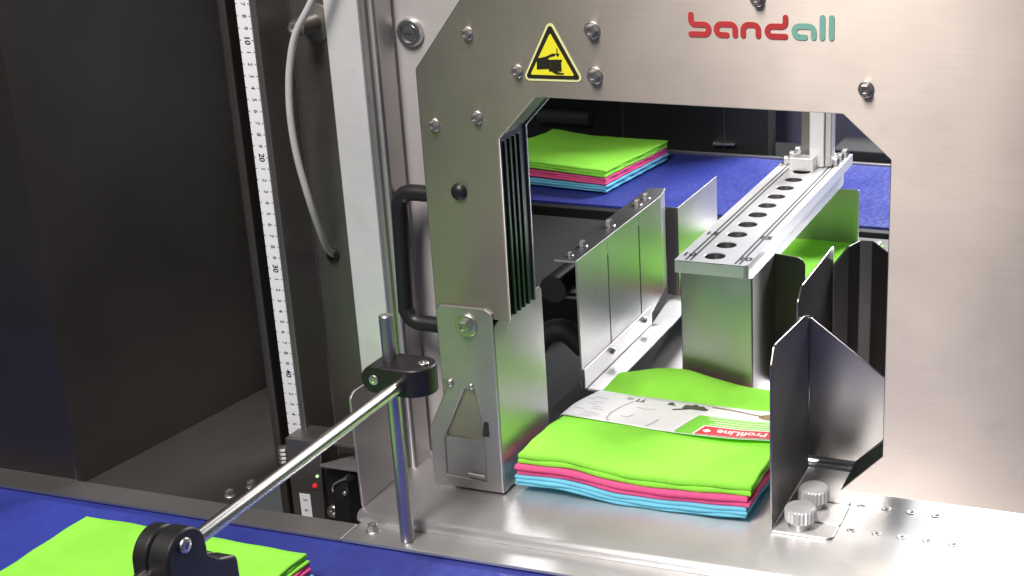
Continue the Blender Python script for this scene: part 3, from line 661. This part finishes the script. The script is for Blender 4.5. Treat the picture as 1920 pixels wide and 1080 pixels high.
# ================================================================== REAR CONVEYOR AND BACKGROUND
RB = thing('rear_conveyor', (0, 1.04, -0.02), 'blue conveyor belt behind the arch carrying finished bundle', 'conveyor belt')
link('belt', B(-1.6, 1.2, 0.880, 1.205, -0.0040, 0.0), 'belt', RB)
link('belt_rail', B(-1.6, 1.2, 1.206, 1.212, -0.01, 0.004), 'sheet', RB, bevel=0.0008)
link('belt_front_rail', B(-1.6, 1.2, 0.862, 0.8785, -0.05, -0.003), 'blackmatte', RB, bevel=0.001)
IB = thing('interior_block', (-0.2, 0.6, -0.02), 'black machine interior behind the left arch leg', 'machine interior')
link('interior_floor', B(-0.60, -0.041, 0.10, 0.86, -0.06, -0.05), 'blackmatte', IB)
link('interior_box', B(-0.46, -0.14, 0.50, 0.80, -0.05, 0.004), 'blackmatte', IB, bevel=0.004)
link('interior_duct', tube(bmesh.new(), [(-0.10, 0.24, -0.04), (-0.085, 0.26, 0.03), (-0.06, 0.27, 0.05), (-0.035, 0.275, 0.03)], 0.012, 12, 6), 'greyblack', IB, smooth=True)
BB = thing('rear_black_cabinet', (-0.6, 1.28, 0.0), 'black cabinet with small white tag behind the rear belt', 'cabinet')
link('cabinet_front', B(-1.6, -0.1150, 1.25, 1.30, -0.02, 0.329), 'blackmatte', BB, bevel=0.002)
link('added_shade_hood', B(-1.6, -0.16, 0.82, 1.30, 0.33, 0.42), 'blackmatte', BB)  # unseen hood, added to keep lamp light off the rear bundle
link('cabinet_side', B(-1.6, -1.56, 0.82, 1.30, 0.0, 0.329), 'blackmatte', BB)
link('cabinet_seam', B(-0.3720, -0.3690, 1.2475, 1.2498, 0.0, 0.128), 'greyblack', BB)
link('cabinet_pipe', rod(bmesh.new(), (-0.52, 1.235, 0.043), (-0.425, 1.235, 0.043), 0.012), 'greyblack', BB, smooth=True)
link('cabinet_seam', B(-0.1900, -0.1880, 1.2475, 1.2498, 0.0, 0.128), 'greyblack', BB)
link('cabinet_latch', P([(-0.207, 0.009), (-0.168, 0.011), (-0.170, 0.015), (-0.190, 0.013), (-0.205, 0.015)], 'y', 1.236, 1.2495), 'edge', BB)
RW = thing('rear_blue_panel', (0.2, 1.42, 0.0), 'blue grey panel behind the hanger post', 'rear panel')
link('panel_sheet', B(-0.20, 1.2, 1.40, 1.41, -0.02, 0.13), 'rearpanel', RW)
capscrew(RW, (-0.088, 1.399, 0.035), (0, -1, 0), 0.006, 0.004)
BX = tag(link('low_black_box', B(0.0, 0.9, 1.225, 1.32, -0.02, 0.018), 'blackmatte', None, bevel=0.002), 'low black box behind rear belt beside right arch leg', 'box')

# ================================================================== ROD STAND
RS = thing('rod_stand', (-0.0495, -0.084, -0.0098), 'chrome rod stand with black clamps holding a long rod toward the viewer', 'rod stand')
link('upright_rod', rod(bmesh.new(), (-0.0495, -0.084, -0.0098), (-0.0495, -0.084, 0.1933), 0.0056, 28), 'rodgrey', RS, smooth=True)
link('cross_rod', rod(bmesh.new(), (-0.0310, -0.0850, 0.1428), (-0.0310, -0.5200, 0.1428), 0.0052, 28), 'chrome', RS, smooth=True)
c1 = link('rod_clamp', P(round_poly([(-0.0675, 0.1310), (-0.0350, 0.1310), (-0.0350, 0.1545), (-0.0675, 0.1545)], [.0117, 0, 0, .0117], 8), 'y', -0.1000, -0.0700), 'black', RS, smooth=True, bevel=0.0012)
link('clamp_jaw', P(round_poly([(-0.0500, -0.1030), (-0.0090, -0.1030), (-0.0090, -0.0690), (-0.0500, -0.0690)], [.002, .0165, .0165, .002], 8), 'z', 0.1316, 0.1552), 'black', c1, smooth=True, bevel=0.0014)
capscrew(c1, (-0.0560, -0.1002, 0.1428), (0, -1, 0), 0.0043, 0.0012, 'clamp_screw')
capscrew(c1, (-0.0185, -0.0855, 0.1553), (0, 0, 1), 0.0045, 0.0016, 'clamp_screw')
def yz(w_, h_):
    c, zc, r = -0.3950, 0.1495, 0.0190+w_
    return round_poly([(c-0.046, 0.100), (c-0.046, 0.1270), (c-0.030, 0.1330), (c-r, 0.1420)] + arc(c, zc, r, 165, 15, 14) + [(c+r, 0.1420), (c+0.030, 0.1330), (c+0.046, 0.1270), (c+0.046, 0.100)], [0, .006, .006, .004]+[0]*15+[.004, .006, .006, 0], 4)
c2 = link('rod_clamp', P(yz(0.0, 0), 'x', -0.0275, -0.0125), 'black', RS, smooth=True, bevel=0.0016)
link('clamp_half', P(yz(-0.0004, 0), 'x', -0.0390, -0.0287), 'black', c2, smooth=True, bevel=0.0016)
capscrew(c2, (-0.0124, -0.3965, 0.1590), (1, 0, 0), 0.0050, 0.002, 'clamp_screw')
capscrew(c2, (-0.0340, -0.4320, 0.1310), (0, 0, 1), 0.0040, 0.003, 'clamp_screw')

# ================================================================== CLOTHS
def smooth01(t): t = max(0.0, min(1.0, t)); return t*t*(3-2*t)
def slab(bm, w, d, zf, t, rnd=0.0016, jit=0.0006, seed=0, xy=lambda u, v: (u, v), nx=44, ny=30):
    rg = random.Random(seed); ph = [rg.uniform(0, 6.28) for _ in range(8)]
    def coords(L, n):
        c = [0, 0.12*rnd, 0.45*rnd, rnd] ; m_ = [rnd+(L-2*rnd)*k/n for k in range(1, n)]
        return c+m_+[L-rnd, L-0.45*rnd, L-0.12*rnd, L]
    us = coords(w, nx); vs = coords(d, ny)
    def pf(q, L):
        e = min(q, L-q)
        return 1.0 if e >= rnd else math.sqrt(max(0.0, 1-(1-e/rnd)**2))
    top = {}; bot = {}
    for i, u in enumerate(us):
        for j, v in enumerate(vs):
            f = min(pf(u, w), pf(v, d))
            fe = max(0, 1-min(v, d-v)/0.02); fu = max(0, 1-min(u, w-u)/0.02)
            ju = fu*jit*(math.sin(v*160+ph[0])+0.7*math.sin(v*67+ph[1])); jv = fe*jit*(math.sin(u*140+ph[2])+0.8*math.sin(u*53+ph[3]))
            x, y = xy(u+ju, v+jv); z = zf(u, v)
            border = i in (0, len(us)-1) or j in (0, len(vs)-1)
            top[i, j] = bm.verts.new((x, y, z+t/2*f))
            bot[i, j] = top[i, j] if border else bm.verts.new((x, y, z-t/2*f))
    for i in range(len(us)-1):
        for j in range(len(vs)-1):
            bm.faces.new((top[i, j], top[i+1, j], top[i+1, j+1], top[i, j+1]))
            q = [bot[i, j], bot[i, j+1], bot[i+1, j+1], bot[i+1, j]]
            if set(q) != {top[i, j], top[i+1, j], top[i+1, j+1], top[i, j+1]}: bm.faces.new(q)

def folded(name, mat, parent, w, d, base, layers, t, xy, seed, inset=0.0008):
    # one folded cloth: several plies lying on one another
    bm = bmesh.new(); rg = random.Random(seed)
    for k in range(layers):
        dx = rg.uniform(-inset, inset); dy = rg.uniform(-inset, inset)
        slab(bm, w, d, lambda u, v, k=k: base(u, v)+t*(k+0.5), t*1.02, 0.0016, 0.0005, seed*10+k, lambda u, v, dx=dx, dy=dy: xy(u+dx, v+dy))
    return link(name, bm, mat, parent, smooth=True)

ox, oy = 0.0105, 0.0062
BW, BD = 0.2130, 0.1980
BV0, BV1 = 0.0985, 0.1640       # the paper band across the bundle
def bxy(u, v):
    # the rear left corner is drawn in a little
    u = u + 0.020*smooth01((v-0.12)/0.08)*max(0, 1-u/0.212)**2
    return (ox+u, oy+v)
WV = [(-.02, .0052), (0, .0056), (.022, .0058), (.044, .0066), (.060, .0050), (.078, .0022), (.102, .0002), (.145, .0006), (.213, .0040), (.24, .0055)]
def wave(u):
    u = min(max(u, 0), 0.213)
    for i in range(1, len(WV)-2):
        if u <= WV[i+1][0]:
            t_ = (u-WV[i][0])/(WV[i+1][0]-WV[i][0]); a, b, c, d = [WV[i+q][1] for q in (-1, 0, 1, 2)]
            return max(0.0, 0.5*(2*b+(c-a)*t_+(2*a-5*b+4*c-d)*t_*t_+(3*b-a-3*c+d)*t_**3))
    return WV[-2][1]
def base0(u, v):
    return 0.0010+wave(u)*(1-smooth01((v-0.01)/0.12))
def mid(u, v, dip=True):
    # shape added on the upper cloths: pulled down under the band, rising behind it
    c = (BV0+BV1)/2; h = (BV1-BV0)/2; q = max(0.0, abs(v-c)-h*0.85)
    z = -0.0045*math.exp(-(q/0.018)**2)*(0.4+0.6*min(1, 5*min(u, BW-u)/BW))
    b = smooth01((v-BV1+0.006)/0.036)
    z += b*(0.0045+0.0125*math.exp(-((u-0.072)/0.055)**2))
    z += 0.0016*math.exp(-((u-0.05)/0.05)**2)*math.exp(-((v-0.055)/0.04)**2)
    if dip: z -= 0.0048*math.exp(-((u-0.160)/0.050)**2)*math.exp(-((v-(BV0-0.002))/0.010)**2)
    return z
BU = thing('cloth_bundle', (0.11, 0.11, 0.0), 'banded pile of green, pink and blue folded cloths on the table', 'cloth bundle')
CT = 0.0104
def cz(k, f, dip=True): return lambda u, v: base0(u, v)+k*(CT+0.0002)+f*mid(u, v, dip)
def side(dx, dy): return lambda u, v: bxy(u+dx, v+dy)
folded('folded_cloth', 'cyan', BU, BW, BD, cz(0, 0.2), 3, CT/3, side(-0.0015, 0.0), 1, 0.0010)['label'] = 'sky blue folded cloth at the bottom of the pile'
folded('folded_cloth', 'pink', BU, BW, BD, cz(1, 0.6), 2, CT/2, side(0.0004, -0.0004), 2, 0.0012)['label'] = 'pink folded cloth in the middle of the pile'
folded('folded_cloth', 'green', BU, BW, BD, cz(2, 1.0), 2, CT/2, side(0.0024, 0.0006), 3, 0.0007)['label'] = 'lime green folded cloth on top of the pile'
# paper band with print
_bz = cz(2, 1.0, False)
def band_z(u, v): return _bz(u, v)+CT+0.0012+0.0006*math.sin(u*36+0.5)*smooth01((BV0+0.02-v)/0.02)
bm = bmesh.new(); nu, nv = 64, 12; tp_ = {}
us = [-0.0005+(BW+0.004)*k/nu for k in range(nu+1)]
for i, u in enumerate(us):
    for j in range(nv+1):
        v = BV0+(BV1-BV0)*j/nv; uu = min(max(u, 0), BW)
        edge = smooth01(min(u+0.0005, BW+0.0035-u)/0.005)
        x, y = bxy(u, v); z = band_z(uu, v)-0.0016*(1-edge)
        tp_[i, j] = bm.verts.new((x, y, z))
for i in range(nu):
    for j in range(nv): bm.faces.new((tp_[i, j], tp_[i+1, j], tp_[i+1, j+1], tp_[i, j+1]))
for i in (0, nu):                                  # sides hanging down
    lo = []
    for j in range(nv+1):
        p = tp_[i, j].co; lo.append(bm.verts.new((p.x, p.y, 0.0030)))
    for j in range(nv): bm.faces.new((tp_[i, j], tp_[i, j+1], lo[j+1], lo[j]))
band = link('paper_band', bm, 'paper', BU, smooth=True)
so_ = band.modifiers.new('thick', 'SOLIDIFY'); so_.thickness = 0.00025; so_.offset = -1
def bp(u, t, h=0.0002):
    v = BV0+(BV1-BV0)*t
    x, y = bxy(u, v); return (x, y, band_z(min(u, BW), v)+h)
def patch(name, mat, u0, u1, t0, t1, h, nx=16, ny=5, shape=None, slant=0.0):
    bm = bmesh.new(); g = {}
    for i in range(nx+1):
        for j in range(ny+1):
            a, b = i/nx, j/ny
            if shape: a, b = shape(a, b)
            g[i, j] = bm.verts.new(bp(u0+(u1-u0)*a+slant*(b-0.5), t0+(t1-t0)*b, h))
    for i in range(nx):
        for j in range(ny): bm.faces.new((g[i, j], g[i+1, j], g[i+1, j+1], g[i, j+1]))
    return link(name, bm, mat, band, smooth=True)
lf = lambda a, b: (a*(1-0.0)+0.10*(1-a)*b, b)      # left end slants as printed
patch('green_print', 'pgreen', 0.1130, 0.2090, 0.010, 0.640, 0.00025, slant=0.0)
patch('white_print', 'paper', 0.1010, 0.1235, 0.010, 0.660, 0.00040, 6, 4, lambda a, b: (a*(0.45+0.55*b), b))
for t0, t1, a in ((0.360, 0.400, 0.1390), (0.435, 0.475, 0.1420), (0.510, 0.550, 0.1350), (0.585, 0.615, 0.1330)):
    patch('pale_print', 'ppale', a, 0.2050, t0, t1, 0.00045)
patch('red_rim_print', 'pwhite', 0.1290, 0.2125, 0.018, 0.325, 0.00055, 16, 5, lambda a, b: (a+0.07*(1-a)*b, b))
patch('red_print', 'pred', 0.1312, 0.2085, 0.030, 0.295, 0.00075, 16, 5, lambda a, b: (a+0.07*(1-a)*b, b))
bm = bmesh.new()
add_text(bm, 'ProfiLine', 0.0130, lambda u, v: bp(0.1745-u*1.02, 0.160-v/(BV1-BV0), 0.0010), 0.0003)
link('brand_lettering', bm, 'pwhite', band)
patch('emblem_print', 'pwhite', 0.1370, 0.1450, 0.10, 0.20, 0.00095, 8, 4, lambda a, b: (a, 0.5+(b-0.5)*math.sin(3.14*min(max(a, .05), .95))))
patch('photo_print', 'pdark', 0.1000, 0.1260, 0.800, 0.960, 0.00025, 14, 4, lambda a, b: (a, b*(0.55+0.40*math.sin(3.0*a+0.3))+0.10*math.sin(a*19)*b))
patch('photo_print', 'pdark', 0.0930, 0.1080, 0.700, 0.745, 0.00025, 8, 2, lambda a, b: (a, b+2.0*a))
patch('photo_print', 'pdark', 0.0830, 0.0920, 0.860, 0.960, 0.00025, 8, 3, lambda a, b: (a, b*(0.6+0.4*math.sin(5*a))))
patch('photo_print', 'pbrown', 0.1280, 0.1820, 0.930, 0.962, 0.00025, 14, 2, lambda a, b: (a, b-4.0*a*a))
patch('photo_print', 'pbrown', 0.1780, 0.2020, 0.720, 0.930, 0.00025, 10, 4, lambda a, b: (a, 0.4+(b-0.5)*(0.3+0.7*math.sin(3.1*a))))
patch('photo_print', 'pdark', 0.0490, 0.0590, 0.840, 0.960, 0.00025, 10, 3, lambda a, b: (a, b*(0.5+0.5*math.sin(11*a))))
patch('photo_print', 'pgrey', 0.0380, 0.0450, 0.880, 0.960, 0.00025, 6, 3)
bm = bmesh.new()
rgp = random.Random(5)
def line(pts, w_):
    for (a, b), (c, d) in zip(pts[:-1], pts[1:]):
        q = Vector((c-a, d-b)); q = Vector((q.x, q.y*(BV1-BV0))); n = Vector((-q.y, q.x)).normalized()*w_
        n = Vector((n.x, n.y/(BV1-BV0)))
        bm.faces.new([bm.verts.new(bp(*p, 0.0003)) for p in ((a+n.x, b+n.y), (c+n.x, d+n.y), (c-n.x, d-n.y), (a-n.x, b-n.y))])
line([(0.0480, 0.84), (0.0440, 0.62), (0.0415, 0.38), (0.0425, 0.14), (0.0475, 0.04)], 0.0007)
line([(0.0900, 0.34), (0.0870, 0.18), (0.0830, 0.06)], 0.0006)
line([(0.052, 0.30), (0.060, 0.28), (0.064, 0.42)], 0.0004)
line([(0.058, 0.66), (0.070, 0.62), (0.078, 0.66)], 0.0004)
for k in range(10):
    a = rgp.uniform(0.004, 0.022); b = 0.10+k*0.075; line([(a, b), (a+rgp.uniform(0.006, 0.016), b)], 0.0004)
link('line_print', bm, 'pgrey', band)

ply = 0.00315
# front pile on the blue belt (not yet banded): every cloth on its own
def fxy(u, v): return (-0.3100+u+0.004*(v/0.18), -0.3400+v-0.0006)
FZ = -0.0141
for i, (mt, nm) in enumerate((('cyan', 'sky blue folded cloth, bottom of the pile on the front belt'), ('pink', 'pink folded cloth between blue and green on the front belt'), ('green', 'lime green folded cloth on top of the pile on the front belt'))):
    off = (0.004, 0.0025, 0.0)[i]
    o = folded('folded_cloth', mt, None, BW, 0.1780, lambda u, v, i=i: FZ+0.0006+i*(3*ply+0.0003)+0.0008*math.sin(u*25)*(i/2), 3, ply, lambda u, v, off=off: (fxy(u, v)[0]+off, fxy(u, v)[1]-off*0.4), 20+i, 0.0012)
    tag(o, nm, 'cloth', 'unbanded pile on the front belt')

# finished bundle on the rear belt
RBn = thing('cloth_bundle', (-0.36, 1.05, 0.0), 'green, pink and blue cloth bundle on the blue belt behind the arch', 'cloth bundle')
ra = R(-6)
def rxy(u, v): return (-0.4880+u*math.cos(ra)-v*math.sin(ra), 0.955+u*math.sin(ra)+v*math.cos(ra))
def rb(u, v): return 0.003+0.006*(1-smooth01(u/0.08))
for i, mt in enumerate(('cyan', 'pink', 'green')):
    folded('folded_cloth', mt, RBn, 0.2130, 0.2150, lambda u, v, i=i: rb(u, v)+i*(3*ply*1.15+0.0003)+i*0.003*math.sin(v*20+1)*smooth01(1-u/0.3), 3, ply*1.15, rxy, 40+i, 0.0012)
# bundle waiting below the perforated bar
MB = thing('cloth_bundle', (0.10, 0.57, 0.0), 'cloth bundle under the perforated bar, its lime green top glimpsed beside it', 'cloth bundle')
def mxy(u, v): return (-0.012+u, 0.482+v)
for i, mt in enumerate(('cyan', 'pink', 'green')):
    folded('folded_cloth', mt, MB, 0.2120, 0.1900, lambda u, v, i=i: 0.004+i*(3*ply*1.3+0.0003), 3, ply*1.3, mxy, 60+i, 0.001)
